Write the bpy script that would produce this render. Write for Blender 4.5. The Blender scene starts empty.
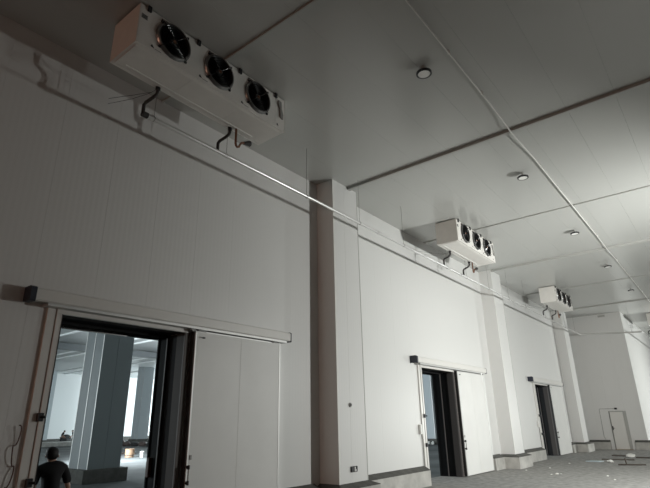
import bpy, bmesh, math, random
from mathutils import Vector, Matrix
random.seed(7)
scene = bpy.context.scene
COL = scene.collection
PI = math.pi

# ---------------------------------------------------------------- camera
CAMH = 1.92
FPX = 492.25
RM = ((0.7807358, 0.6246424, -0.0165351), (-0.2247484, 0.2560235, -0.9401809), (-0.5830435, 0.7377492, 0.3402741))
cam_data = bpy.data.cameras.new('camera')
cam_data.sensor_fit = 'HORIZONTAL'
cam_data.sensor_width = 36.0
cam_data.lens = FPX / 650.0 * 36.0
cam_data.clip_end = 400
cam = bpy.data.objects.new('camera', cam_data)
COL.objects.link(cam)
right, down, fwd = (Vector(r) for r in RM)
cam.matrix_world = Matrix(((right.x, -down.x, -fwd.x, 0), (right.y, -down.y, -fwd.y, 0),
                           (right.z, -down.z, -fwd.z, CAMH), (0, 0, 0, 1)))
scene.camera = cam

# ---------------------------------------------------------------- world, lights, exposure
world = bpy.data.worlds.new('world')
scene.world = world
world.use_nodes = True
world.node_tree.nodes['Background'].inputs[0].default_value = (0.5, 0.5, 0.5, 1)
world.node_tree.nodes['Background'].inputs[1].default_value = 0.02
vs = scene.view_settings
vs.view_transform = 'Standard'
vs.look = 'None'
vs.gamma = 1.0
vs.use_curve_mapping = False
vs.exposure = 0.0


def area_light(name, loc, target, size, power, color, spread=180):
    d = bpy.data.lights.new(name, 'AREA')
    d.shape = 'DISK'
    d.size = size
    d.energy = power
    d.color = color
    d.spread = math.radians(spread)
    o = bpy.data.objects.new(name, d)
    COL.objects.link(o)
    o.location = loc
    o.rotation_euler = (Vector(target) - Vector(loc)).to_track_quat('-Z', 'Y').to_euler()
    return o


Y_BACK = -30.0
FLOOD = Vector((3.4, 16.4, 3.8))
FLOOD_AIM = Vector((-8.26, 22.5, 1.6))
FLOOD2 = Vector((7.0, 43.0, 2.3))
FLOOD2_AIM = Vector((-8.26, 38.0, 4.0))
area_light('flood_light', FLOOD, FLOOD_AIM, 0.5, 1300, (0.985, 1.0, 0.965))
area_light('flood_light_far', FLOOD2, FLOOD2_AIM, 0.5, 1500, (0.97, 1.0, 0.97))
area_light('warm_fill', (-1.0, Y_BACK + 1.2, 3.2), (-8, 4, 3.0), 1.2, 540, (1.0, 0.52, 0.36))  # added warm fill from behind the camera, not a known lamp
for hloc, hen in (((-56, 50.0, 4.0), 13500), ((-38, -6.0, 3.0), 8000)):
    hl = bpy.data.lights.new('hall_light', 'POINT')
    hl.energy = hen
    hl.color = (0.86, 0.97, 1.0)
    hl.shadow_soft_size = 0.5
    hl_o = bpy.data.objects.new('hall_light', hl)
    COL.objects.link(hl_o)
    hl_o.location = hloc
area_light('hall_light_far', (-30, 14.0, 3.0), (-18, 45, 3.5), 1.0, 3600, (0.86, 0.95, 1.0))

# ---------------------------------------------------------------- materials
MATS = {}


def mat(name, color, rough=0.5, metal=0.0, spec=0.5, var=0.0, vscale=3.0, bump=0.0, bscale=40.0, emit=None, ribs=None, ribdepth=0.3, color2=None):
    m = bpy.data.materials.new(name)
    m.use_nodes = True
    nt = m.node_tree
    b = nt.nodes['Principled BSDF']
    b.inputs['Base Color'].default_value = (*color, 1)
    b.inputs['Roughness'].default_value = rough
    b.inputs['Metallic'].default_value = metal
    b.inputs['Specular IOR Level'].default_value = spec
    tc = nt.nodes.new('ShaderNodeTexCoord')
    src = tc.outputs['Object']
    if var:
        n = nt.nodes.new('ShaderNodeTexNoise')
        n.inputs['Scale'].default_value = vscale
        n.inputs['Detail'].default_value = 5
        nt.links.new(src, n.inputs['Vector'])
        r = nt.nodes.new('ShaderNodeValToRGB')
        c2 = color2 or tuple(c * (1 - var) for c in color)
        r.color_ramp.elements[0].position = 0.32
        r.color_ramp.elements[1].position = 0.68
        r.color_ramp.elements[0].color = (*c2, 1)
        r.color_ramp.elements[1].color = (*color, 1)
        nt.links.new(n.outputs['Fac'], r.inputs['Fac'])
        nt.links.new(r.outputs['Color'], b.inputs['Base Color'])
    height = None
    if ribs:
        axis, period = ribs
        sx = nt.nodes.new('ShaderNodeSeparateXYZ')
        nt.links.new(src, sx.inputs[0])
        mu = nt.nodes.new('ShaderNodeMath')
        mu.operation = 'MULTIPLY'
        mu.inputs[1].default_value = 2 * PI / period
        nt.links.new(sx.outputs[axis], mu.inputs[0])
        si = nt.nodes.new('ShaderNodeMath')
        si.operation = 'SINE'
        nt.links.new(mu.outputs[0], si.inputs[0])
        pw = nt.nodes.new('ShaderNodeMath')
        pw.operation = 'GREATER_THAN'
        pw.inputs[1].default_value = 0.75
        nt.links.new(si.outputs[0], pw.inputs[0])
        height = si.outputs[0]
        bp = nt.nodes.new('ShaderNodeBump')
        bp.inputs['Strength'].default_value = ribdepth
        bp.inputs['Distance'].default_value = 0.004
        nt.links.new(height, bp.inputs['Height'])
        nt.links.new(bp.outputs[0], b.inputs['Normal'])
    elif bump:
        n2 = nt.nodes.new('ShaderNodeTexNoise')
        n2.inputs['Scale'].default_value = bscale
        n2.inputs['Detail'].default_value = 4
        nt.links.new(src, n2.inputs['Vector'])
        bp = nt.nodes.new('ShaderNodeBump')
        bp.inputs['Strength'].default_value = bump
        bp.inputs['Distance'].default_value = 0.02
        nt.links.new(n2.outputs['Fac'], bp.inputs['Height'])
        nt.links.new(bp.outputs[0], b.inputs['Normal'])
    if emit:
        b.inputs['Emission Color'].default_value = (*emit[0], 1)
        b.inputs['Emission Strength'].default_value = emit[1]
    MATS[name] = m
    return m


mat('wall_panel', (0.70, 0.70, 0.685), 0.42, ribs=(1, 0.1), ribdepth=0.07)
mat('end_panel', (0.70, 0.70, 0.685), 0.42, ribs=(0, 0.1), ribdepth=0.07)
mat('ceiling_panel', (0.50, 0.505, 0.485), 0.22, spec=0.5, bump=0.03, bscale=2.0)
mat('ceiling_core', (0.35, 0.35, 0.34), 0.6)
mat('core', (0.62, 0.62, 0.6), 0.6)
mat('seam_bar', (0.42, 0.42, 0.40), 0.45)
mat('white_paint', (0.78, 0.78, 0.75), 0.4, var=0.06, vscale=2)
mat('door_sheet', (0.72, 0.72, 0.70), 0.5, var=0.05, vscale=1.5, bump=0.08, bscale=1.2)
mat('trim_paint', (0.70, 0.69, 0.66), 0.35)
mat('aluminium', (0.80, 0.80, 0.80), 0.22, metal=1.0)
mat('chrome', (0.9, 0.9, 0.9), 0.12, metal=1.0)
mat('pipe_metal', (0.78, 0.78, 0.77), 0.33, metal=0.92)
mat('black_plastic', (0.012, 0.013, 0.016), 0.4)
mat('navy_plastic', (0.02, 0.024, 0.04), 0.45)
mat('rubber', (0.02, 0.02, 0.02), 0.7)
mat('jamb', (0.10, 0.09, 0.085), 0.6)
mat('jamb_shade', (0.012, 0.012, 0.013), 0.85, spec=0.2)  # grey steel lining, shade of the deep reveal put into the colour
mat('jamb_warm_shade', (0.05, 0.044, 0.041), 0.7, spec=0.3)  # outer lining strip, shade and warm fill put into the colour
mat('cooler_white', (0.80, 0.78, 0.74), 0.4, var=0.05, vscale=4)
mat('coil', (0.015, 0.016, 0.018), 0.5, metal=0.3)
mat('fan_black', (0.02, 0.021, 0.022), 0.2)
mat('fan_ring', (0.22, 0.22, 0.22), 0.28, metal=0.8)
mat('edge_alloy', (0.55, 0.55, 0.54), 0.5, metal=0.5)
mat('grey_plastic', (0.25, 0.25, 0.24), 0.45)
mat('copper', (0.22, 0.11, 0.07), 0.45, metal=0.7)
mat('hose_black', (0.03, 0.028, 0.027), 0.5)
mat('concrete', (0.36, 0.355, 0.34), 0.95, spec=0.2, var=0.4, vscale=5.0, bump=0.5, bscale=25)
mat('hall_concrete', (0.17, 0.18, 0.18), 0.95, spec=0.15, var=0.45, vscale=0.35, bump=0.3, bscale=6)
mat('mortar', (0.11, 0.108, 0.10), 0.95, var=0.35, vscale=5, bump=0.5, bscale=25)
mat('kerb_face', (0.52, 0.51, 0.48), 0.8, var=0.3, vscale=2.5, bump=0.2, bscale=14)
mat('hall_pillar', (0.20, 0.225, 0.235), 0.55, spec=0.3)
mat('hall_pillar_haze', (0.42, 0.46, 0.48), 0.55, spec=0.3)  # same finish as the near pillar, distance haze put into the colour
mat('hall_wall', (0.72, 0.74, 0.74), 0.5, ribs=(1, 1.2), ribdepth=0.4)
mat('hall_ceiling', (0.55, 0.57, 0.57), 0.4)
mat('hall_beam', (0.30, 0.32, 0.33), 0.5)
mat('hall_bar', (0.9, 0.92, 0.92), 0.4)
mat('lamp_lens', (0.93, 0.93, 0.90), 0.35)
mat('skin', (0.42, 0.25, 0.18), 0.55)
mat('black_cloth', (0.012, 0.012, 0.014), 0.85)
mat('dark_trousers', (0.02, 0.021, 0.026), 0.85)
mat('hair', (0.008, 0.007, 0.007), 0.6)
mat('eye', (0.6, 0.6, 0.6), 0.3)
mat('lip', (0.32, 0.13, 0.11), 0.5)
mat('shoe', (0.015, 0.014, 0.013), 0.5)
mat('wood_dark', (0.07, 0.055, 0.045), 0.8, var=0.4, vscale=6)
mat('wood_pale', (0.42, 0.34, 0.25), 0.8, var=0.3, vscale=6)
mat('plaster', (0.75, 0.75, 0.72), 0.85, bump=0.4, bscale=30)
mat('blue_sheet', (0.42, 0.50, 0.54), 0.5)
mat('brown_drum', (0.30, 0.19, 0.12), 0.6, var=0.3, vscale=8)
mat('dark_bag', (0.025, 0.024, 0.024), 0.6)
mat('brown_bag', (0.07, 0.05, 0.045), 0.7)
mat('tarp', (0.05, 0.055, 0.055), 0.7)
mat('cable_red', (0.09, 0.035, 0.025), 0.6)
mat('yellow_paint', (0.6, 0.4, 0.05), 0.5)


# ---------------------------------------------------------------- helpers
def pw(o):
    return Vector(o['_pos']) if o is not None and '_pos' in o.keys() else Vector((0, 0, 0))


class MB:
    """collects shapes in world coordinates; build() links them as one mesh"""

    def __init__(self):
        self.bm = bmesh.new()

    def box(self, x0, x1, y0, y1, z0, z1, bevel=0.0):
        r = bmesh.ops.create_cube(self.bm, size=1.0)
        vs_ = r['verts']
        for v in vs_:
            v.co = Vector(((x0 + x1) / 2 + v.co.x * (x1 - x0), (y0 + y1) / 2 + v.co.y * (y1 - y0), (z0 + z1) / 2 + v.co.z * (z1 - z0)))
        if bevel:
            es = {e for v in vs_ for e in v.link_edges}
            bmesh.ops.bevel(self.bm, geom=list(es), offset=bevel, segments=1, affect='EDGES')
        return self

    def prism(self, pts, axis, a, b):
        """pts 2D polygon; extruded along axis (0/1/2) from a to b"""
        def mk(p, t):
            q = list(p)
            q.insert(axis, t)
            return self.bm.verts.new(q)
        A = [mk(p, a) for p in pts]
        B = [mk(p, b) for p in pts]
        n = len(pts)
        self.bm.faces.new(A)
        self.bm.faces.new(B[::-1])
        for i in range(n):
            self.bm.faces.new((A[i], B[i], B[(i + 1) % n], A[(i + 1) % n]))
        return self

    def tube(self, pts, r, seg=10, caps=True):
        pts = [Vector(p) for p in pts]
        rad = r if isinstance(r, (list, tuple)) else [r] * len(pts)
        rings = []
        ref = None
        for i, p in enumerate(pts):
            t = (pts[min(i + 1, len(pts) - 1)] - pts[max(i - 1, 0)]).normalized()
            if ref is None:
                ref = Vector((0, 0, 1)) if abs(t.z) < 0.9 else Vector((1, 0, 0))
            u = t.cross(ref)
            if u.length < 1e-4:
                u = t.cross(Vector((0.3, 0.9, 0.2)))
            u.normalize()
            w = u.cross(t).normalized()
            ref = w
            rings.append([self.bm.verts.new(p + (u * math.cos(2 * PI * k / seg) + w * math.sin(2 * PI * k / seg)) * rad[i]) for k in range(seg)])
        for a, b in zip(rings, rings[1:]):
            for k in range(seg):
                self.bm.faces.new((a[k], a[(k + 1) % seg], b[(k + 1) % seg], b[k]))
        if caps:
            self.bm.faces.new(rings[0][::-1])
            self.bm.faces.new(rings[-1])
        return self

    def lathe(self, prof, c, axis=2, seg=24):
        """prof: (radius, height) pairs along axis"""
        c = Vector(c)
        rings = []
        for r, hgt in prof:
            ring = []
            for k in range(seg):
                a = 2 * PI * k / seg
                q = [r * math.cos(a), r * math.sin(a)]
                q.insert(axis, hgt)
                ring.append(self.bm.verts.new(c + Vector(q)))
            rings.append(ring)
        for a, b in zip(rings, rings[1:]):
            for k in range(seg):
                self.bm.faces.new((a[k], a[(k + 1) % seg], b[(k + 1) % seg], b[k]))
        if prof[0][0] > 1e-6:
            self.bm.faces.new(rings[0][::-1])
        if prof[-1][0] > 1e-6:
            self.bm.faces.new(rings[-1])
        return self

    def torus(self, c, R, r, axis=0, seg=40, ms=5):
        c = Vector(c)
        rings = []
        for k in range(seg):
            a = 2 * PI * k / seg
            ring = []
            for j in range(ms):
                t = 2 * PI * j / ms
                q = [(R + r * math.cos(t)) * math.cos(a), (R + r * math.cos(t)) * math.sin(a)]
                q.insert(axis, r * math.sin(t))
                ring.append(self.bm.verts.new(c + Vector(q)))
            rings.append(ring)
        for k in range(seg):
            a, b = rings[k], rings[(k + 1) % seg]
            for j in range(ms):
                self.bm.faces.new((a[j], a[(j + 1) % ms], b[(j + 1) % ms], b[j]))
        return self

    def blob(self, c, sx, sy, sz, rough=0.25, sub=2, flat=True):
        r = bmesh.ops.create_icosphere(self.bm, subdivisions=sub, radius=1.0)
        zmin = c[2]
        for v in r['verts']:
            k = 1 + random.uniform(-rough, rough)
            v.co = Vector((c[0] + v.co.x * sx * k, c[1] + v.co.y * sy * k, c[2] + v.co.z * sz * k))
            if flat and v.co.z < zmin - sz * 0.6:
                v.co.z = zmin - sz * 0.6
        return self

    def build(self, name, material, parent=None, smooth=False):
        bmesh.ops.recalc_face_normals(self.bm, faces=self.bm.faces)
        off = pw(parent)
        for v in self.bm.verts:
            v.co -= off
        me = bpy.data.meshes.new(name)
        self.bm.to_mesh(me)
        self.bm.free()
        me.materials.append(MATS[material])
        if smooth:
            for p in me.polygons:
                p.use_smooth = True
            try:
                me.set_sharp_from_angle(angle=math.radians(40))
            except Exception:
                pass
        o = bpy.data.objects.new(name, me)
        COL.objects.link(o)
        if parent is not None:
            o.parent = parent
        o['_pos'] = tuple(off)
        return o


def empty(name, loc):
    o = bpy.data.objects.new(name, None)
    COL.objects.link(o)
    o.empty_display_size = 0.1
    o.location = loc
    o['_pos'] = tuple(loc)
    return o


def tag(o, label, cat, group=None, kind=None):
    o['label'] = label
    o['category'] = cat
    if group:
        o['group'] = group
    if kind:
        o['kind'] = kind
    return o


def copy_tree(o, parent=None):
    c = o.copy()
    COL.objects.link(c)
    c.parent = parent
    for ch in o.children:
        copy_tree(ch, c)
    return c


def share(o, loc, parent):
    c = o.copy()
    COL.objects.link(c)
    c.parent = parent
    c.location = loc
    return c


# ---------------------------------------------------------------- dimensions
XW = -8.26          # cold room side of the long wall
XB = -9.08          # hall side of it
H = 8.5
YE = 37.5           # end wall
X2 = -4.8           # recess wall beyond the corner
YF = 62.0
XR = 38.0
Y0 = Y_BACK
DZ = 3.63
DOORS = [  # opening left, right, leaf left, right, rail left, right
    (3.52, 5.90, 6.06, 8.49, 3.00, 8.75),
    (15.60, 18.10, 18.22, 20.77, 15.02, 20.96),
    (28.10, 30.42, 30.45, 33.00, 27.30, 33.10),
]
PILLARS = [(10.10, 11.30), (22.15, 23.35), (34.22, 35.42)]

# ---------------------------------------------------------------- floor
fl = MB()
fl.box(XB - 0.0, XR, Y0, YF, -0.3, 0)
floor = fl.build('floor', 'concrete')
tag(floor, 'dusty grey bare concrete floor of the cold room', 'floor', kind='structure')
hf = MB().box(-69, XB, -24, 64, -0.3, 0).build('floor_hall', 'hall_concrete')
tag(hf, 'grey concrete floor of the bright hall beyond the doors', 'floor', kind='structure')

# ---------------------------------------------------------------- long wall: core and panels
wl = MB()
seg = Y0
for (a, b, *_r) in DOORS:
    wl.box(XB, XW - 0.05, seg, a - 0.04, 0, H)
    wl.box(XB, XW - 0.05, a - 0.04, b + 0.04, DZ + 0.04, H)
    seg = b + 0.04
wl.box(XB, XW - 0.05, seg, YF, 0, H)
wall = wl.build('wall_left', 'core')
tag(wall, 'long white panelled wall with three sliding door openings', 'wall', kind='structure')

PW = 1.0
GAP = 0.001
full = None
y = Y0
while y < YE - 0.01:
    y1 = min(y + PW, YE)
    ov = [d for d in DOORS if d[0] - 0.04 < y1 and d[1] + 0.04 > y]
    if not ov and y1 - y > 0.99:
        if full is None:
            full = MB().box(XW - 0.055, XW, GAP / 2, PW - GAP / 2, 0.5, H).build('panel', 'wall_panel', wall)
            full.location = (0, y, 0)
        else:
            share(full, (0, y, 0), wall)
    else:
        m = MB()
        ya, yb = y + GAP / 2, y1 - GAP / 2
        if ov:
            d = ov[0]
            da, db = d[0] - 0.04, d[1] + 0.04
            pts = []
            if ya >= da and yb <= db:
                m.box(XW - 0.055, XW, ya, yb, DZ + 0.04, H)
            elif ya < da:
                m.prism([(ya, 0.5), (da, 0.5), (da, DZ + 0.04), (yb, DZ + 0.04), (yb, H), (ya, H)], 0, XW - 0.055, XW)
            else:
                m.prism([(ya, DZ + 0.04), (db, DZ + 0.04), (db, 0.5), (yb, 0.5), (yb, H), (ya, H)], 0, XW - 0.055, XW)
        else:
            m.box(XW - 0.055, XW, ya, yb, 0.5, H)
        m.build('panel', 'wall_panel', wall)
    y += PW

# end wall, recess wall, unseen walls
we = MB().box(XW - 0.05, X2 - 0.05, YE + 0.05, YE + 0.4, 0, H).build('wall_end', 'core')
tag(we, 'pale panelled end wall with the small personnel door', 'wall', kind='structure')
D4 = (-6.65, -5.70, 2.28)
xx = XW
for wdt in (0.80, 0.81, 0.95, 0.90):
    a, b = xx + 0.001, xx + wdt - 0.001
    if a > D4[0] - 0.01 and b < D4[1] + 0.01:
        MB().box(a, b, YE, YE + 0.055, D4[2] + 0.0, H).build('panel', 'end_panel', we)
    else:
        MB().box(a, b, YE, YE + 0.055, 0.0, H).build('panel', 'end_panel', we)
    xx += wdt
wr = MB().box(X2 - 0.4, X2 - 0.05, YE + 0.1, YF, 0, H).build('wall_recess', 'core')
tag(wr, 'bright panelled wall running back beyond the corner', 'wall', kind='structure')
yy = YE + 0.003
k = 0
while yy < YF - 0.5:
    MB().box(X2 - 0.055, X2, yy, min(yy + 0.994, YF), 0.0, H).build('panel', 'wall_panel', wr)
    yy += 1.0
for nm, bx_ in (('wall_right', (XR, XR + 0.2, Y0, YF, 0, H)), ('wall_back', (XB, XR, Y0 - 0.2, Y0, 0, H)), ('wall_far', (X2, XR, YF, YF + 0.2, 0, H))):
    tag(MB().box(*bx_).build(nm, 'wall_panel'), {'wall_right': 'white panelled wall opposite the sliding doors', 'wall_back': 'white panelled wall behind the first bay', 'wall_far': 'white wall closing the far recess'}[nm], 'wall', kind='structure')

# ---------------------------------------------------------------- ceiling
ce = MB().box(XB, XR, Y0, YF, H + 0.03, H + 0.2).build('ceiling', 'ceiling_core')
tag(ce, 'grey glossy panelled ceiling of the cold room', 'ceiling', kind='structure')
CW = 0.96
rows = [-7.1, -1.1, 4.87, 10.89, 16.70, 22.25, 28.30, 34.2, 40.2, 46.2]
for ya, yb in zip(rows, rows[1:]):
    proto = None
    for k in range(16):
        if proto is None:
            proto = MB().box(0.001, CW - 0.001, ya + 0.004, yb - 0.004, H, H + 0.035).build('ceiling_panel', 'ceiling_panel', ce)
            proto.location = (XW, 0, 0)
        else:
            share(proto, (XW + k * CW, 0, 0), ce)
XQ = XW + 16 * CW
MB().box(XQ, XR, Y0, YF, H, H + 0.035).box(XW, XQ, Y0, -7.1, H, H + 0.035).box(XW, XQ, 46.2, YF, H, H + 0.035).build('ceiling_field', 'ceiling_panel', ce)
n = 0
for yb, wd, hh, x0 in ((4.87, 0.05, 0.035, XW), (10.89, 0.13, 0.075, -7.68), (16.70, 0.05, 0.03, XW), (22.25, 0.13, 0.075, -7.68), (28.30, 0.05, 0.03, XW), (34.3, 0.13, 0.06, -7.68)):
    n += 1
    o = MB().box(x0, XR, yb - wd / 2, yb + wd / 2, H - hh, H, 0.008).build('trim_%d' % n, 'seam_bar')
    tag(o, ('wide' if wd > 0.1 else 'narrow') + ' grey cover strip crossing the ceiling above the ' + ('first cooler', 'first pillar', 'second cooler', 'second pillar', 'third cooler', 'third pillar')[n - 1], 'trim', kind='structure')

# ---------------------------------------------------------------- kerbs
kb = empty('baseboard_left', (XW, 13, 0))
tag(kb, 'knee-high concrete kerb with dark mortar top along the long wall', 'kerb', kind='structure')
prof = [(XW, 0), (XW + 0.20, 0), (XW + 0.20, 0.44), (XW, 0.44)]
tprof = [(XW, 0.44), (XW + 0.205, 0.44), (XW + 0.20, 0.455), (XW + 0.0, 0.56)]


def kerb_run(a, b):
    MB().prism([(p[0], p[1]) for p in prof], 1, a, b).build('kerb_block', 'kerb_face', kb)
    MB().prism([(p[0], p[1]) for p in tprof], 1, a, b).build('mortar_top', 'mortar', kb)


for a, b in ((Y0, 3.25), (8.60, 9.88), (11.53, 15.36), (20.92, 21.93), (23.58, 27.75), (33.18, 34.0), (35.65, YE)):
    kerb_run(a, b)
ke = empty('baseboard_end', (-6, YE, 0))
tag(ke, 'low kerb with dark top at the foot of the end wall', 'kerb', kind='structure')
for a, b in ((XW + 0.2, -6.86), (-5.50, X2 + 0.2)):
    MB().prism([(YE, 0), (YE - 0.2, 0), (YE - 0.2, 0.44), (YE, 0.44)], 0, a, b).build('kerb_block', 'kerb_face', ke)
    MB().prism([(YE, 0.44), (YE - 0.205, 0.44), (YE - 0.2, 0.455), (YE, 0.56)], 0, a, b).build('mortar_top', 'mortar', ke)
kr = MB().box(X2, X2 + 0.2, YE, YF, 0, 0.46).build('baseboard_recess', 'kerb_face')
tag(kr, 'low kerb along the wall beyond the corner', 'kerb', kind='structure')

# ---------------------------------------------------------------- pillars
PL = ['tall white panel-clad pillar beside the first door with socket plate', 'white pillar between the second and third sliding doors', 'white pillar between the third sliding door and end wall']
XP = -7.68
for i, (a, b) in enumerate(PILLARS):
    t = empty('pillar', (XW + 0.3, (a + b) / 2, 0))
    tag(t, PL[i], 'pillar', 'panel-clad pillars along the wall')
    mid = a + 0.53
    MB().box(XP - 0.05, XP, a, mid - 0.0015, 0.5, H - 0.001).build('front_panel', 'wall_panel', t)
    MB().box(XP - 0.05, XP, mid + 0.0015, b, 0.5, H - 0.001).build('front_panel', 'wall_panel', t)
    MB().box(XW + 0.001, XP - 0.05, a, a + 0.05, 0.5, H - 0.001).build('side_panel', 'end_panel', t)
    MB().box(XW + 0.001, XP - 0.05, b - 0.05, b, 0.5, H - 0.001).build('side_panel', 'end_panel', t)
    MB().box(XW + 0.001, XP - 0.05, a + 0.05, b - 0.05, 0.0, H - 0.001).build('core', 'core', t)
    MB().prism([(XP - 0.004, a - 0.004), (XP + 0.006, a - 0.004), (XP + 0.006, a + 0.06), (XP - 0.004, a + 0.06)], 2, 0.5, H - 0.001).build('corner_flashing', 'white_paint', t)
    MB().box(XP, XP + 0.005, b - 0.022, b + 0.004, 0.5, H - 0.001).build('corner_flashing', 'seam_bar', t)
    ex = 0.22
    MB().box(XW + 0.001, XP + ex, a - ex, b + ex, 0, 0.44).build('plinth', 'kerb_face', t)
    m = MB()
    bm = m.bm
    lo = [(XW + 0.001, a - ex), (XP + ex, a - ex), (XP + ex, b + ex), (XW + 0.001, b + ex)]
    hi = [(XW + 0.001, a), (XP, a), (XP, b), (XW + 0.001, b)]
    A = [bm.verts.new((p[0], p[1], 0.44)) for p in lo]
    B = [bm.verts.new((p[0], p[1], 0.455)) for p in lo]
    Cc = [bm.verts.new((p[0], p[1], 0.54)) for p in hi]
    bm.faces.new(A[::-1])
    bm.faces.new(Cc)
    for q in range(4):
        bm.faces.new((A[q], A[(q + 1) % 4], B[(q + 1) % 4], B[q]))
        bm.faces.new((B[q], B[(q + 1) % 4], Cc[(q + 1) % 4], Cc[q]))
    m.build('mortar_top', 'mortar', t)

# socket plate and round knob on first pillar
t = empty('socket_plate', (XP, 10.68, 0.80))
tag(t, 'dark twin socket plate low on the first pillar', 'socket')
MB().box(XP, XP + 0.03, 10.555, 10.815, 0.77, 0.90, 0.006).build('back_box', 'black_plastic', t)
MB().box(XP + 0.03, XP + 0.036, 10.565, 10.68, 0.78, 0.89).build('dark_cover', 'black_plastic', t)
MB().box(XP + 0.03, XP + 0.038, 10.69, 10.725, 0.785, 0.885).build('white_insert', 'white_paint', t)
MB().box(XP + 0.03, XP + 0.038, 10.74, 10.765, 0.785, 0.83).build('white_insert', 'white_paint', t)
MB().box(XP + 0.03, XP + 0.036, 10.77, 10.808, 0.80, 0.89).build('dark_cover', 'black_plastic', t)
t = empty('round_sensor', (XP, 10.62, 2.28))
tag(t, 'small round grey sensor on the face of first pillar', 'sensor')
MB().lathe([(0.055, 0), (0.055, 0.02), (0.04, 0.03), (0.0, 0.03)], (XP, 10.62, 2.32), 0, 20).build('rim', 'grey_plastic', t)
MB().lathe([(0.03, 0.03), (0.025, 0.04), (0.0, 0.042)], (XP, 10.62, 2.32), 0, 16).build('lens', 'black_plastic', t)


# ---------------------------------------------------------------- sliding doors
def sliding_door(n, d, label):
    a, b, la, lb, ra, rb = d
    t = empty('door_%d' % n, (XW, (a + lb) / 2, 0))
    tag(t, label, 'sliding door', kind='structure')
    # frame boards
    f = MB().box(XW, XW + 0.045, a - 0.24, a - 0.11, 0.0, DZ + 0.12, 0.006).build('frame_board', 'trim_paint', t)
    f = MB().box(XW, XW + 0.06, a - 0.10, a, 0.0, DZ + 0.0, 0.006).build('frame_board', 'trim_paint', t)
    MB().box(XW, XW + 0.06, a - 0.10, b + 0.06, DZ, DZ + 0.12, 0.006).build('head_board', 'trim_paint', t)
    MB().box(XW, XW + 0.05, b, b + 0.10, 0.0, DZ, 0.006).build('frame_board', 'jamb', t)
    MB().box(XW + 0.055, XW + 0.066, a - 0.012, a - 0.001, 0.0, DZ).build('gasket', 'rubber', t)
    # deep lining of the opening, right side in three strips, top, left
    MB().box(XW - 0.22, XW, b - 0.0, b + 0.04, 0, DZ).build('jamb_lining', 'jamb_warm_shade', t)
    MB().box(XW - 0.50, XW - 0.22, b + 0.02, b + 0.04, 0, DZ).build('jamb_lining', 'jamb_shade', t)
    MB().box(XB, XW - 0.50, b - 0.0, b + 0.04, 0, DZ).build('jamb_lining', 'jamb_shade', t)
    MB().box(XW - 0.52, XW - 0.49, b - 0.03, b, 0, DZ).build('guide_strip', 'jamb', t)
    MB().box(XB - 0.02, XB + 0.02, b - 0.02, b, 0, DZ).build('guide_strip', 'jamb_shade', t)
    MB().box(XW - 0.22, XW, a - 0.04, b + 0.04, DZ, DZ + 0.04).build('head_lining', 'jamb_warm_shade', t)
    MB().box(XW - 0.50, XW - 0.22, a - 0.04, b + 0.04, DZ + 0.01, DZ + 0.04).build('head_lining', 'jamb_shade', t)
    MB().box(XB, XW - 0.50, a - 0.04, b + 0.04, DZ, DZ + 0.04).build('head_lining', 'jamb_shade', t)
    MB().box(XW - 0.53, XW - 0.49, a, b, DZ - 0.05, DZ).build('head_bar', 'jamb_shade', t)
    MB().box(XB - 0.01, XB + 0.03, a, b, DZ - 0.07, DZ).build('head_bar', 'aluminium', t)
    MB().box(XB, XW, a - 0.04, a, 0, DZ).build('jamb_lining', 'jamb', t)
    if n == 1:
        MB().box(XB + 0.05, XB + 0.14, b - 0.07, b - 0.0, 1.0, 1.34, 0.01).build('inner_handle', 'cable_red', t)
    # rail cover box
    rail = MB().prism([(XW + 0.02, 3.765), (XW + 0.235, 3.745), (XW + 0.25, 3.765), (XW + 0.25, 3.93), (XW + 0.20, 3.955), (XW + 0.02, 3.955)], 1, ra, rb).build('rail_cover', 'trim_paint', t)
    MB().box(XW + 0.03, XW + 0.22, ra + 0.2, rb - 0.1, 3.70, 3.745).build('track', 'edge_alloy', t)
    MB().prism([(XW, 3.74), (XW + 0.245, 3.725), (XW + 0.262, 3.745), (XW + 0.262, 3.945), (XW + 0.205, 3.97), (XW, 3.97)], 1, ra - 0.09, ra - 0.005).build('end_cap', 'navy_plastic', t)
    MB().prism([(XW, 3.735), (XW + 0.245, 3.725), (XW + 0.256, 3.745), (XW + 0.256, 3.94), (XW + 0.205, 3.965), (XW, 3.965)], 1, rb, rb + 0.025).build('end_cap', 'navy_plastic', t)
    # moving leaf
    leaf = MB().box(XW + 0.06, XW + 0.16, la, lb, 0.03, 3.68, 0.004).build('leaf', 'door_sheet', t)
    MB().box(XW + 0.158, XW + 0.166, la, la + 0.035, 0.03, 3.68, 0.003).build('edge_strip', 'edge_alloy', leaf)
    MB().box(XW + 0.158, XW + 0.166, lb - 0.045, lb, 0.03, 3.68, 0.003).build('edge_strip', 'edge_alloy', leaf)
    MB().box(XW + 0.158, XW + 0.164, la + 0.035, lb - 0.045, 3.655, 3.68).build('edge_strip', 'edge_alloy', leaf)
    MB().box(XW + 0.05, XW + 0.15, la - 0.03, la, 0.03, 3.68, 0.01).build('gasket', 'rubber', leaf)
    sx = la + (lb - la) * 0.5
    MB().box(XW + 0.158, XW + 0.163, sx - 0.006, sx + 0.006, 0.05, 3.64).build('sheet_joint', 'door_sheet', leaf)
    hy = la + 0.02
    h_ = MB().tube([(XW + 0.21, hy, 0.92), (XW + 0.21, hy, 1.20)], 0.013, 8).build('handle_bar', 'chrome', leaf, True)
    for z in (0.93, 1.19):
        MB().tube([(XW + 0.16, hy, z), (XW + 0.215, hy, z)], [0.026, 0.022], 10).tube([(XW + 0.21, hy, z - 0.035), (XW + 0.21, hy, z + 0.035)], 0.024, 10).build('handle_mount', 'black_plastic', leaf, True)
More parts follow.
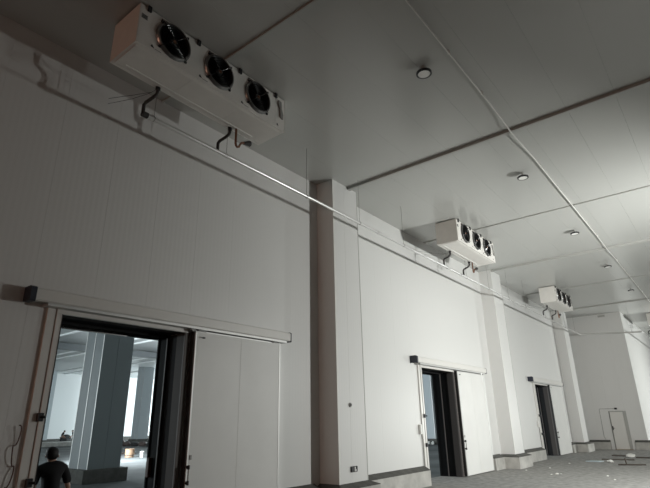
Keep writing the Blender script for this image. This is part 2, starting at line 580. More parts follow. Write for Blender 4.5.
    MB().box(XW + 0.16, XW + 0.172, la + 0.055, la + 0.105, 1.31, 1.39, 0.004).build('lock_plate', 'grey_plastic', leaf)
    MB().box(XW + 0.16, XW + 0.19, la + 0.10, la + 0.15, 3.54, 3.565, 0.004).build('stop_bolt', 'chrome', leaf)
    MB().box(XW + 0.16, XW + 0.185, la + 0.17, la + 0.23, 3.535, 3.57, 0.004).build('stop_block', 'black_plastic', leaf)
    for yb in (la + 0.12, lb - 0.2):
        MB().box(XW + 0.10, XW + 0.20, yb - 0.08, yb + 0.12, 3.66, 3.745, 0.006).build('roller_hanger', 'chrome', leaf)
    MB().lathe([(0.05, -0.03), (0.05, 0.03)], (XW + 0.15, la - 0.06, 3.70), 0, 14).build('stop_roller', 'chrome', leaf)
    # latches and switch box on the frame
    for z in (2.06, 1.17):
        MB().box(XW + 0.045, XW + 0.10, a - 0.14, a - 0.05, z - 0.06, z + 0.06, 0.008).tube([(XW + 0.09, a - 0.10, z), (XW + 0.13, a - 0.03, z)], 0.02, 8).build('latch', 'black_plastic', t)
    if n > 1:
        sb = MB().box(XW, XW + 0.09, a - 0.46, a - 0.34, 1.50, 1.80, 0.012).build('switch_box', 'white_paint', t)
        MB().tube([(XW + 0.04, a - 0.36, 1.50), (XW + 0.04, a - 0.33, 1.38), (XW + 0.04, a - 0.26, 1.33)], 0.012, 6).build('cable', 'grey_plastic', sb)
        MB().tube([(XW + 0.03, a - 0.28, 1.33), (XW + 0.03, a - 0.28, 0.55)], 0.012, 6).build('cable', 'grey_plastic', t)
    return t


sliding_door(1, DOORS[0], 'white sliding door on overhead rail with a man standing in it')
sliding_door(2, DOORS[1], 'white sliding door half open between the first two pillars')
sliding_door(3, DOORS[2], 'narrow-looking white sliding door beside the last pillar')

# personnel door in the end wall
t = empty('door_4', ((D4[0] + D4[1]) / 2, YE, 0))
tag(t, 'small closed grey personnel door in the end wall', 'door', kind='structure')
leaf = MB().box(D4[0] + 0.05, D4[1] - 0.16, YE - 0.03, YE - 0.001, 0.03, D4[2] - 0.05, 0.004).build('leaf', 'trim_paint', t)
MB().box(D4[0], D4[0] + 0.04, YE - 0.06, YE - 0.001, 0, D4[2], 0.004).build('frame_post', 'grey_plastic', t)
MB().box(D4[1] - 0.15, D4[1] + 0.02, YE - 0.02, YE - 0.001, 0, D4[2], 0.004).build('frame_post', 'seam_bar', t)
MB().box(D4[0] + 0.04, D4[1] - 0.15, YE - 0.06, YE - 0.001, D4[2] - 0.045, D4[2], 0.004).build('frame_head', 'seam_bar', t)
MB().box(D4[0] + 0.0, D4[1] + 0.02, YE - 0.2, YE - 0.001, 0, 0.03).build('threshold', 'wood_pale', t)
MB().box(D4[0] + 0.06, D4[0] + 0.11, YE - 0.07, YE - 0.03, 1.15, 1.38, 0.006).tube([(D4[0] + 0.085, YE - 0.05, 1.26), (D4[0] + 0.085, YE - 0.10, 1.26), (D4[0] + 0.20, YE - 0.10, 1.26)], 0.012, 8).build('handle', 'black_plastic', leaf)
MB().box(-6.27, -6.13, YE - 0.08, YE - 0.001, 2.38, 2.48, 0.01).build('door_sensor', 'black_plastic', t)
MB().tube([(-6.25, YE - 0.012, 2.43), (-7.14, YE - 0.012, 2.43), (-7.16, YE - 0.012, 2.40), (-7.18, YE - 0.012, 0.75), (-7.10, YE - 0.012, 0.58)], 0.012, 6).build('sensor_cable', 'grey_plastic', t)
t = MB().box(-6.15, -5.72, YE - 0.02, YE - 0.001, 8.29, 8.42, 0.004).build('wall_vent', 'seam_bar')
tag(t, 'small grey rectangular vent plate high on the end wall', 'vent')


# ---------------------------------------------------------------- air coolers
def make_cooler():
    y0, L = 3.07, 3.46
    xf, xb, zb, zt = -6.20, -6.99, 7.69, 8.47
    t = empty('air_cooler', (xf - 0.4, y0 + L / 2, zb))
    # casing: shell without the front
    MB().box(xb, xf, y0, y0 + 0.02, zb, zt).box(xb, xf, y0 + L - 0.02, y0 + L, zb, zt).box(xb, xf, y0 + 0.02, y0 + L - 0.02, zt - 0.02, zt).build('casing', 'cooler_white', t)
    MB().box(xb, xb + 0.03, y0 + 0.02, y0 + L - 0.02, zb + 0.04, zt - 0.02).box(xf - 0.34, xf - 0.30, y0 + 0.02, y0 + L - 0.02, zb + 0.04, zt - 0.02).build('coil', 'coil', t)  # coil, its front sheet added near-black to keep the casing interior dark
    # drip tray in three pans
    tray = MB().box(xb, xf, y0 + 0.001, y0 + L - 0.001, zb - 0.005, zb + 0.03).build('drip_tray', 'cooler_white', t)
    for k in range(3):
        ya = y0 + 0.05 + k * 1.11
        MB().prism([(xb + 0.06, zb - 0.005), (xf - 0.05, zb - 0.005), (xf - 0.09, zb - 0.022), (xb + 0.10, zb - 0.022)], 1, ya, ya + 1.105).build('tray_pan', 'cooler_white', tray)
    MB().tube([(xb + 0.18, y0 + 0.2, zb - 0.03), (xb + 0.18, y0 + L - 0.35, zb - 0.03)], 0.012, 6).build('tray_pipe', 'white_paint', tray)
    # front panels with round openings
    secs = [(y0, y0 + 1.17, y0 + 0.67), (y0 + 1.17, y0 + 2.17, y0 + 1.67), (y0 + 2.17, y0 + 3.17, y0 + 2.66)]
    zc = 8.11
    R = 0.315
    for (a, b, c) in secs:
        m = MB()
        bm = m.bm
        N = 40
        for xo in (xf, xf - 0.015):
            inner, outer = [], []
            for k in range(N):
                an = 2 * PI * k / N
                inner.append(bm.verts.new((xo, c + R * math.cos(an), zc + R * math.sin(an))))
                ca, sa = math.cos(an), math.sin(an)
                s = 1e9
                if abs(ca) > 1e-6:
                    s = min(s, ((b - 0.002 - c) if ca > 0 else (a + 0.002 - c)) / ca)
                if abs(sa) > 1e-6:
                    s = min(s, ((zt - zc) if sa > 0 else (zb + 0.03 - zc)) / sa)
                outer.append(bm.verts.new((xo, c + s * ca, zc + s * sa)))
            cor = {}
            for (yy_, zz_) in ((a + 0.002, zb + 0.03), (b - 0.002, zb + 0.03), (b - 0.002, zt), (a + 0.002, zt)):
                an = math.atan2(zz_ - zc, yy_ - c) % (2 * PI)
                cor[int(an / (2 * PI) * N)] = bm.verts.new((xo, yy_, zz_))
            for k in range(N):
                k2 = (k + 1) % N
                if k in cor:
                    bm.faces.new((inner[k], outer[k], cor[k], outer[k2], inner[k2]))
                else:
                    bm.faces.new((inner[k], outer[k], outer[k2], inner[k2]))
        m.build('front_panel', 'cooler_white', t)
        # fan: shroud ring with guard, hub and blades
        fan = MB()
        fan.lathe([(R + 0.035, 0.0), (R + 0.03, 0.02), (R + 0.005, 0.05), (R - 0.015, 0.05), (R - 0.02, -0.2), (R + 0.0, -0.2), (R + 0.0, 0.0)], (xf, c, zc), 0, 40)
        fan = fan.build('fan', 'fan_ring', t, True)
        g = MB()
        for rr in (0.10, 0.145, 0.19, 0.235, 0.28):
            g.torus((xf + 0.05, c, zc), rr, 0.0028, 0, 36, 4)
        for q in range(4):
            an = PI / 4 + q * PI / 2
            g.tube([(xf + 0.055, c + 0.05 * math.cos(an), zc + 0.05 * math.sin(an)), (xf + 0.055, c + (R + 0.04) * math.cos(an), zc + (R + 0.04) * math.sin(an)), (xf + 0.01, c + (R + 0.06) * math.cos(an), zc + (R + 0.06) * math.sin(an))], 0.006, 5)
        g.build('guard', 'fan_black', fan)
        for q in range(4):
            an = PI / 4 + q * PI / 2
            MB().box(xf, xf + 0.03, c + (R + 0.05) * math.cos(an) - 0.022, c + (R + 0.05) * math.cos(an) + 0.022, zc + (R + 0.05) * math.sin(an) - 0.018, zc + (R + 0.05) * math.sin(an) + 0.018, 0.004).build('guard_clip', 'black_plastic', fan)
        MB().lathe([(0.085, -0.16), (0.085, 0.0), (0.06, 0.03), (0.0, 0.03)], (xf, c, zc), 0, 20).build('hub', 'fan_black', fan, True)
        MB().lathe([(0.035, 0.03), (0.03, 0.04), (0.0, 0.04)], (xf, c, zc), 0, 12).build('hub_badge', 'copper', fan)
        for q in range(7):
            an = 2 * PI * q / 7 + 0.3
            bl = MB()
            rows_ = []
            for rr, hw, tw in ((0.07, 0.035, 0.9), (0.17, 0.062, 0.65), (0.29, 0.085, 0.45)):
                ra_ = []
                for sgn in (-1, 1):
                    for th in (-0.003, 0.003):
                        tq = sgn * hw * math.cos(tw)
                        dx = sgn * hw * math.sin(tw) * 0.8 + th
                        aa = an + sgn * 0.0 + (rr - 0.07) * 0.9
                        ra_.append(bl.bm.verts.new((xf - 0.08 + dx, c + rr * math.cos(aa) - tq * math.sin(aa), zc + rr * math.sin(aa) + tq * math.cos(aa))))
                rows_.append(ra_)
            for r1, r2 in zip(rows_, rows_[1:]):
                for (i_, j_) in ((0, 1), (1, 3), (3, 2), (2, 0)):
                    bl.bm.faces.new((r1[i_], r1[j_], r2[j_], r2[i_]))
            bl.bm.faces.new((rows_[-1][0], rows_[-1][1], rows_[-1][3], rows_[-1][2]))
            bl.build('blade', 'fan_black', fan)
        # black triangular maker's mark and grey plate on each section
        ym = a + (0.26 if a == y0 else 0.06)
        MB().prism([(ym, zb + 0.07), (ym + 0.07, zb + 0.06), (ym + 0.02, zb + 0.12)], 0, xf, xf + 0.004).build('maker_mark', 'black_plastic', t)
        MB().box(xf, xf + 0.003, ym + 0.08, ym + 0.2, zb + 0.055, zb + 0.065).build('maker_line', 'grey_plastic', t)
        MB().box(xf, xf + 0.02, c - 0.27, c - 0.13, zt - 0.10, zt - 0.04, 0.004).build('terminal_plate', 'jamb', t)
    # blank end section
    e = MB().box(xf - 0.015, xf, y0 + 3.172, y0 + L, zb + 0.03, zt).build('end_cover', 'cooler_white', t)
    MB().prism([(y0 + 3.25, zt - 0.10), (y0 + 3.33, zt - 0.12), (y0 + 3.34, zt - 0.28), (y0 + 3.39, zt - 0.42), (y0 + 3.38, zt - 0.52), (y0 + 3.31, zt - 0.50), (y0 + 3.29, zt - 0.30), (y0 + 3.24, zt - 0.2)], 0, xf, xf + 0.03).build('cover_latch', 'grey_plastic', e)
    MB().prism([(y0 + 3.22, zb + 0.07), (y0 + 3.27, zb + 0.06), (y0 + 3.235, zb + 0.12)], 0, xf, xf + 0.004).build('maker_mark', 'black_plastic', e)
    MB().box(xf, xf + 0.003, y0 + 0.04, y0 + 0.15, zt - 0.27, zt - 0.18).build('name_plate', 'grey_plastic', t)
    for q in range(3):
        MB().box(xf + 0.003, xf + 0.004, y0 + 0.05, y0 + 0.14, zt - 0.255 + q * 0.025, zt - 0.245 + q * 0.025).build('plate_line', 'black_plastic', t)
    # suspension brackets to the ceiling
    for yb in (y0 + 0.16, y0 + 1.17, y0 + 2.17, y0 + 3.17):
        MB().box(xf, xf + 0.035, yb - 0.035, yb + 0.035, zt - 0.085, H - 0.001, 0.006).build('bracket', 'black_plastic', t)
        MB().box(xb + 0.05, xb + 0.10, yb - 0.03, yb + 0.03, zt, H - 0.001).build('bracket', 'grey_plastic', t)
    # drain hoses with S bend to the pipe, J trap
    xp, zp = -7.156, 7.145
    for i, yr in enumerate((y0 + 0.90, y0 + 2.60)):
        xs = xb + 0.06
        MB().lathe([(0.03, 0), (0.045, 0.0), (0.045, 0.06), (0.03, 0.06)], (xs, yr, zb - 0.065), 2, 12).build('drain_socket', 'black_plastic', t)
        MB().tube([(xs, yr, zb - 0.02), (xs, yr, zb - 0.12), (xs - 0.01, yr - 0.01, zb - 0.17), (xs - 0.06, yr - 0.05, zb - 0.235), (xp + 0.03, yr - 0.09, zb - 0.29), (xp, yr - 0.105, zb - 0.34), (xp, yr - 0.105, zp + 0.02)], 0.032, 10).build('drain_hose', 'hose_black', t, True)
    yj = y0 + 2.70
    xs = xb + 0.14
    J = [(xs, yj, zb - 0.01), (xs, yj, zb - 0.36), (xs, yj + 0.015, zb - 0.41), (xs, yj + 0.05, zb - 0.43), (xs, yj + 0.09, zb - 0.41), (xs, yj + 0.12, zb - 0.34), (xs, yj + 0.16, zb - 0.28), (xs, yj + 0.24, zb - 0.25)]
    jt = MB().tube(J, 0.024, 8).build('trap_tube', 'copper', t, True)
    MB().tube([(xs, yj + 0.22, zb - 0.26), (xs, yj + 0.38, zb - 0.20)], [0.032, 0.065], 10).build('trap_end', 'hose_black', jt)
    for q in range(2):
        zz_ = zb - 0.03
        yr = y0 + 0.90
        MB().tube([(xb + 0.06, yr, zz_), (xb - 0.06, yr - 0.05, zz_ - 0.06), (xb - 0.14, yr - 0.09, zz_ - 0.085 + 0.03 * q), (xb - 0.28, yr - 0.14, zz_ - 0.09 + 0.05 * q), (xb - 0.5, yr - 0.17, zz_ - 0.06 + 0.08 * q), (xb - 0.8, yr - 0.2, zz_ + 0.02 + 0.1 * q), (XW + 0.01, yr - 0.25, zz_ + 0.14 + 0.12 * q)], 0.004, 5).build('wire', 'hose_black', t)
    return t


cooler = make_cooler()
CG = 'three-fan air coolers under the ceiling'
tag(cooler, 'white three-fan air cooler hung above the first sliding door', 'air cooler', CG)
for dy, dx, lab in ((12.09, 0, 'white three-fan air cooler between the first and second pillars'), (24.15, 0, 'white three-fan air cooler between the second and third pillars'), (36.25, X2 - XW, 'white air cooler hung on the wall beyond the corner')):
    c = copy_tree(cooler)
    c.location = Vector(cooler.location) + Vector((dx, dy, 0))
    tag(c, lab, 'air cooler', CG)

# ---------------------------------------------------------------- drain pipe
t = empty('drain_pipe', (-7.156, 20, 7.145))
tag(t, 'long shiny drain pipe hung on wires along the wall', 'pipe')


def zpipe(y):
    return 7.165 - (y - 3.9) * 0.0028


XPI = -7.156
MB().tube([(XPI, 3.86, zpipe(3.9)), (XPI, 36.0, zpipe(36)), ], 0.038, 14).build('long_run', 'pipe_metal', t, True)
MB().lathe([(0.055, -0.05), (0.055, 0.06)], (XPI, 3.9, zpipe(3.9)), 1, 14).build('end_cap', 'hose_black', t)
MB().tube([(XPI, 35.9, zpipe(36)), (XPI + 0.02, 36.03, zpipe(36)), (XPI + 0.15, 36.07, zpipe(36) - 0.01)], 0.052, 12).build('elbow', 'pipe_metal', t, True)
MB().tube([(XPI + 0.1, 36.06, zpipe(36)), (-3.66, 36.06, 6.85)], 0.045, 12).build('cross_run', 'pipe_metal', t, True)
MB().tube([(-3.72, 36.06, 6.85), (-3.66, 36.1, 6.85), (-3.64, 36.3, 6.85), (-3.64, YF - 0.5, 6.80)], 0.04, 12).build('recess_run', 'pipe_metal', t, True)
for yc in (5.8, 11.6, 17.4, 23.2, 29.0, 34.8):
    MB().lathe([(0.046, -0.06), (0.046, 0.06)], (XPI, yc, zpipe(yc)), 1, 14).build('coupling', 'pipe_metal', t)
yw = 3.95 - 0.0
ws = [4.09, 5.80, 8.36, 10.64, 13.07, 16.18, 17.9, 20.2, 22.6, 25.0, 28.3, 30.0, 32.4, 34.8]
for yv in ws:
    inc = any(c0 < yv < c0 + 3.46 for c0 in (3.07, 15.16, 27.22))
    MB().tube([(XPI, yv, zpipe(yv)), (XPI, yv, H - 0.002)], 0.0055, 5).build('hanger_wire', 'grey_plastic', t)
    MB().torus((XPI, yv, zpipe(yv)), 0.042, 0.006, 1, 16, 4).build('pipe_clip', 'grey_plastic', t)
MB().tube([(-4.2, 36.06, 6.88), (-4.2, 36.06, H - 0.002)], 0.006, 5).build('hanger_wire', 'grey_plastic', t)

# ---------------------------------------------------------------- ceiling conduit
t = empty('ceiling_conduit', (-2.81, 15, 8.4))
tag(t, 'white plastic conduit running lengthwise under the ceiling', 'conduit')
XC = -2.785
pts = [(XC, Y0 + 0.5, 8.44)]
for yb in (10.89, 22.25, 34.3):
    for dy, q in ((-1.6, 0), (-0.7, 0.35), (-0.15, 1), (0.15, 1), (0.8, 0.55), (1.8, 0.0)):
        pts.append((XC, yb + dy, 8.44 - (0.085 if yb < 12 else 0.05) * q))
pts.append((XC, YF - 1, 8.44))
MB().tube(pts, 0.017, 8).build('tube', 'trim_paint', t, True)
for yv in (2.0, 7.4, 9.0, 13.2, 14.9, 18.6, 20.4, 24.4, 26.3, 30.5, 32.0):
    MB().box(XC - 0.022, XC + 0.022, yv - 0.008, yv + 0.008, 8.421, H - 0.001).build('saddle_clip', 'white_paint', t)

# ---------------------------------------------------------------- ceiling lamps
lp = empty('ceiling_lamp', (-3.38, 7.52, 8.5))


def lamp_parts(t):
    x, y, z = -3.38, 7.52, 8.5
    MB().lathe([(0.055, 0.0), (0.055, -0.012), (0.022, -0.016), (0.022, -0.125)], (x, y, z), 2, 14).build('stem', 'seam_bar', t)
    MB().lathe([(0.05, -0.115), (0.135, -0.120), (0.153, -0.130), (0.153, -0.160), (0.142, -0.168), (0.120, -0.170), (0.118, -0.158)], (x, y, z), 2, 32).build('housing', 'black_plastic', t, True)
    MB().lathe([(0.119, -0.158), (0.119, -0.163), (0.0, -0.168)], (x, y, z), 2, 28).build('lens', 'lamp_lens', t, True)


lamp_parts(lp)
LG = 'round lamps in a row on the ceiling'
tag(lp, 'round black-rimmed ceiling lamp between the first cooler and first pillar', 'ceiling lamp', LG)
for (lx, ly, where) in ((-3.336, 13.33, 'first pillar and second cooler'), (-3.327, 19.18, 'second cooler and second pillar'), (-3.24, 24.8, 'second pillar and third cooler'), (-3.18, 30.7, 'third cooler and third pillar')):
    c = copy_tree(lp)
    c.location = (lx, ly, 8.5)
    tag(c, 'round black-rimmed ceiling lamp between the ' + where, 'ceiling lamp', LG)

# ---------------------------------------------------------------- work light on tripod (lights the room)
def work_light(P, aim, label):
    t = empty('work_light', (P.x + 0.12, P.y, 0))
    tag(t, label, 'work light')
    dirv = (aim - P).normalized()
    hc = P - dirv * 0.12
    hm = MB().lathe([(0.30, 0.0), (0.27, -0.12), (0.16, -0.16), (0.0, -0.16)], (0, 0, 0), 2, 24)
    q = dirv.to_track_quat('Z', 'Y').to_matrix()
    for v in hm.bm.verts:
        v.co = q @ v.co + P - dirv * 0.03
    hm.build('lamp_head', 'yellow_paint', t)
    MB().tube([(hc.x + 0.05, hc.y, 0.75), (hc.x + 0.05, hc.y, hc.z - 0.12)], 0.02, 8).build('pole', 'black_plastic', t)
    for k in range(3):
        an = 2 * PI * k / 3 + 0.5
        MB().tube([(hc.x + 0.05, hc.y, 0.95), (hc.x + 0.05 + 0.6 * math.cos(an), hc.y + 0.6 * math.sin(an), 0.015)], 0.015, 6).build('leg', 'black_plastic', t)


work_light(FLOOD, FLOOD_AIM, 'yellow tripod floodlight facing the second sliding door')
work_light(FLOOD2, FLOOD2_AIM, 'yellow tripod floodlight facing the recess wall')
t = empty('warm_fill_holder', (-1.0, Y0, 3.2))  # made-up body for the warm fill, out of view
tag(t, 'made-up round holder for the warm fill on the back wall', 'wall lamp')
MB().lathe([(0.22, 0.0), (0.22, 0.10), (0.18, 0.14), (0.0, 0.16)], (-1.0, Y0 + 0.001, 3.2), 1, 24).build('fill_body', 'white_paint', t)

# ---------------------------------------------------------------- hall beyond the wall
def hall_struct(nm, bx_, m, label, cat='wall'):
    return tag(MB().box(*bx_).build(nm, m), label, cat, kind='structure')


hall_struct('wall_hall_far', (-69, -68.5, -24, 64, 0, H), 'hall_wall', 'bright white far wall of the hall')
hall_struct('wall_hall_side', (-69, XB, 64, 64.3, 0, H), 'hall_wall', 'white side wall of the hall')
hall_struct('wall_hall_near', (-69, XB, -24.3, -24, 0, H), 'hall_wall', 'white near wall of the hall')
hall_struct('ceiling_hall', (-69, XB, -24, 64, H, H + 0.2), 'hall_ceiling', 'pale ceiling of the hall', 'ceiling')
hall_struct('baseboard_hall', (-68.5, -68.2, -24, 64, 0, 0.5), 'mortar', 'dark kerb along the far wall of the hall', 'kerb')
for i, yb in enumerate((11.0, 16.9, 21.6, 22.95, 28.95, 31.0, 36.0)):
    tag(MB().box(-68.5, XB, yb - 0.09, yb + 0.09, H - 0.10, H).build('trim_%d' % (10 + i), 'hall_bar'), 'white cover strip across the hall ceiling', 'trim', 'white strips across the hall ceiling', 'structure')
tag(MB().box(-43.0, -42.2, -24, 64, H - 0.55, H - 0.101).build('ceiling_duct', 'hall_beam'), 'grey rectangular duct under the hall ceiling', 'duct')


def hall_pillar(x0, x1, y0, y1, label, pm='hall_pillar_haze'):
    t = empty('hall_pillar', ((x0 + x1) / 2, (y0 + y1) / 2, 0))
    tag(t, label, 'pillar', 'pillars in the hall')
    MB().box(x0, x1, y0, y1, 0.45, H - 0.002).build('shaft', pm, t)
    for k in range(3):
        xk = x0 + (x1 - x0) * k / 2
        MB().box(xk - 0.02, xk + 0.02, y0 - 0.012, y0, 0.45, H - 0.002).build('cover_strip', 'edge_alloy', t)
    MB().box(x1, x1 + 0.012, (y0 + y1) / 2 - 0.02, (y0 + y1) / 2 + 0.02, 0.45, H - 0.002).build('cover_strip', pm, t)
    MB().box(x0 - 0.22, x1 + 0.22, y0 - 0.22, y1 + 0.22, 0, 0.46, 0.02).build('plinth', 'mortar', t)


hall_pillar(-20.05, -18.70, 9.72, 10.98, 'large grey pillar standing behind the man in the hall', 'hall_pillar')
hall_pillar(-55.7, -54.4, 33.7, 35.0, 'distant grey pillar with dark bundles at its foot')
hall_pillar(-67.8, -65.5, 27.0, 28.6, 'grey pillar against the far wall of the hall')
hall_pillar(-22.3, -20.7, 40.8, 42.1, 'bluish pillar seen through the second sliding door')

# low concrete ledge and clutter in the hall
tag(MB().box(-58.5, -56.0, 18, 31.5, 0, 0.42, 0.03).build('loading_ledge', 'kerb_face'), 'long pale concrete ledge across the hall floor', 'ledge')
tag(MB().blob((-61.3, 28.9, 0.42), 0.6, 0.6, 0.75, 0.12, 2).build('tarp_heap', 'tarp'), 'dark grey tarpaulin heap behind the pale ledge', 'heap')


def bundle(x, y, sx, sy, sz, m, label, grp):
    o = MB().blob((x, y, sz * 0.6), sx, sy, sz, 0.15, 2).build('bundle', m)
    tag(o, label, 'bundle', grp)


for k, (x, y) in enumerate(((-48.4, 28.9), (-47.3, 29.1), (-46.3, 29.35), (-45.3, 29.6), (-44.3, 29.8))):
    bundle(x, y, 0.48, 0.4, 0.3, 'dark_bag' if k % 2 else 'brown_bag', 'dark bag in the row before the distant pillar', 'dark bags on the hall floor')
for k, (x, y) in enumerate(((-57.6, 33.2), (-56.6, 33.0))):
    bundle(x, y, 0.5, 0.5, 0.3, 'brown_bag', 'brown bag beside the distant pillar plinth', 'brown bags beside the plinth')
for k in range(4):
    o = MB().blob((-20.9 + 0.36 * k - 0.9, 40.3, 0.10), 0.13, 0.13, 0.16, 0.2, 2).build('white_bag', 'plaster')
    tag(o, 'white bag at the foot of the bluish pillar', 'bag', 'white bags by the bluish pillar')
tag(MB().box(-37.0, -34.2, 20.9, 21.2, 0, 0.10).build('timber_plank', 'wood_dark'), 'long dark timber plank on the hall floor', 'plank')
t = empty('paint_drum', (-31.2, 18.9, 0))
tag(t, 'brown drum standing on the hall floor', 'drum')
MB().lathe([(0.26, 0.0), (0.28, 0.02), (0.28, 0.22), (0.30, 0.24), (0.28, 0.26), (0.28, 0.48), (0.30, 0.50), (0.27, 0.52), (0.0, 0.51)], (-31.2, 18.9, 0), 2, 20).build('drum_body', 'brown_drum', t, True)
MB().lathe([(0.282, 0.10), (0.284, 0.10), (0.284, 0.14), (0.282, 0.14)], (-31.2, 18.9, 0), 2, 20).build('drum_band', 'black_plastic', t)
t = empty('white_bucket', (-30.5, 19.35, 0))
tag(t, 'small white bucket next to the brown drum', 'bucket')
MB().lathe([(0.10, 0.0), (0.13, 0.34), (0.14, 0.34), (0.14, 0.36), (0.12, 0.36), (0.10, 0.05), (0.0, 0.05)], (-30.5, 19.35, 0), 2, 18).build('pail', 'white_paint', t, True)
MB().tube([(-30.5, 19.35 - 0.135, 0.33), (-30.5, 19.25, 0.40), (-30.5, 19.35, 0.44), (-30.5, 19.45, 0.40), (-30.5, 19.485, 0.33)], 0.006, 5).build('bail', 'grey_plastic', t)


# ---------------------------------------------------------------- people
def skin_mesh(name, verts, edges, radii, root, material, parent, sub=2):
    me = bpy.data.meshes.new(name)
    me.from_pydata([Vector(v) for v in verts], edges, [])
    o = bpy.data.objects.new(name, me)
    COL.objects.link(o)
    me.materials.append(MATS[material])
    sk = o.modifiers.new('skin', 'SKIN')
    if not me.skin_vertices:
        bpy.context.view_layer.objects.active = o
        bpy.ops.mesh.customdata_skin_add()
    sk.use_smooth_shade = True
    for i, r in enumerate(radii):
        d = me.skin_vertices[0].data[i]
        d.radius = r if isinstance(r, tuple) else (r, r)
        d.use_root = (i == root)
    sb = o.modifiers.new('sub', 'SUBSURF')
    sb.levels = sb.render_levels = sub
    o.parent = parent
    # freeze to a plain mesh
    dg = bpy.context.evaluated_depsgraph_get()
    ev = o.evaluated_get(dg)
    nm = bpy.data.meshes.new_from_object(ev)
    o.modifiers.clear()
    o.data = nm
    for p in nm.polygons:
        p.use_smooth = True
    return o


def hand(verts, edges, radii, wrist, side, palm):
    """palm: point; fingers hang down, slightly curled forward (+y)"""
    wi = wrist
    verts.append(palm)
    radii.append((0.036, 0.02))
    pi_ = len(verts) - 1
    edges.append((wi, pi_))
    px, py, pz = palm
    for k, (dy, ln) in enumerate(((0.03, 0.07), (0.011, 0.08), (-0.009, 0.075), (-0.028, 0.058))):
        a = (px - side * 0.002, py + dy, pz - 0.042)
        b = (px - side * 0.006, py + dy * 1.1 + 0.008, pz - 0.042 - ln * 0.55)
        c = (px - side * 0.016, py + dy * 1.1 + 0.024, pz - 0.042 - ln)
        base = len(verts)
        verts.extend([a, b, c])
        radii.extend([0.0095, 0.0088, 0.0075])
        edges.extend([(pi_, base), (base, base + 1), (base + 1, base + 2)])
    base = len(verts)
    verts.extend([(px - side * 0.01, py + 0.042, pz - 0.005), (px - side * 0.02, py + 0.06, pz - 0.04)])
    radii.extend([0.011, 0.009])
    edges.extend([(pi_, base), (base, base + 1)])


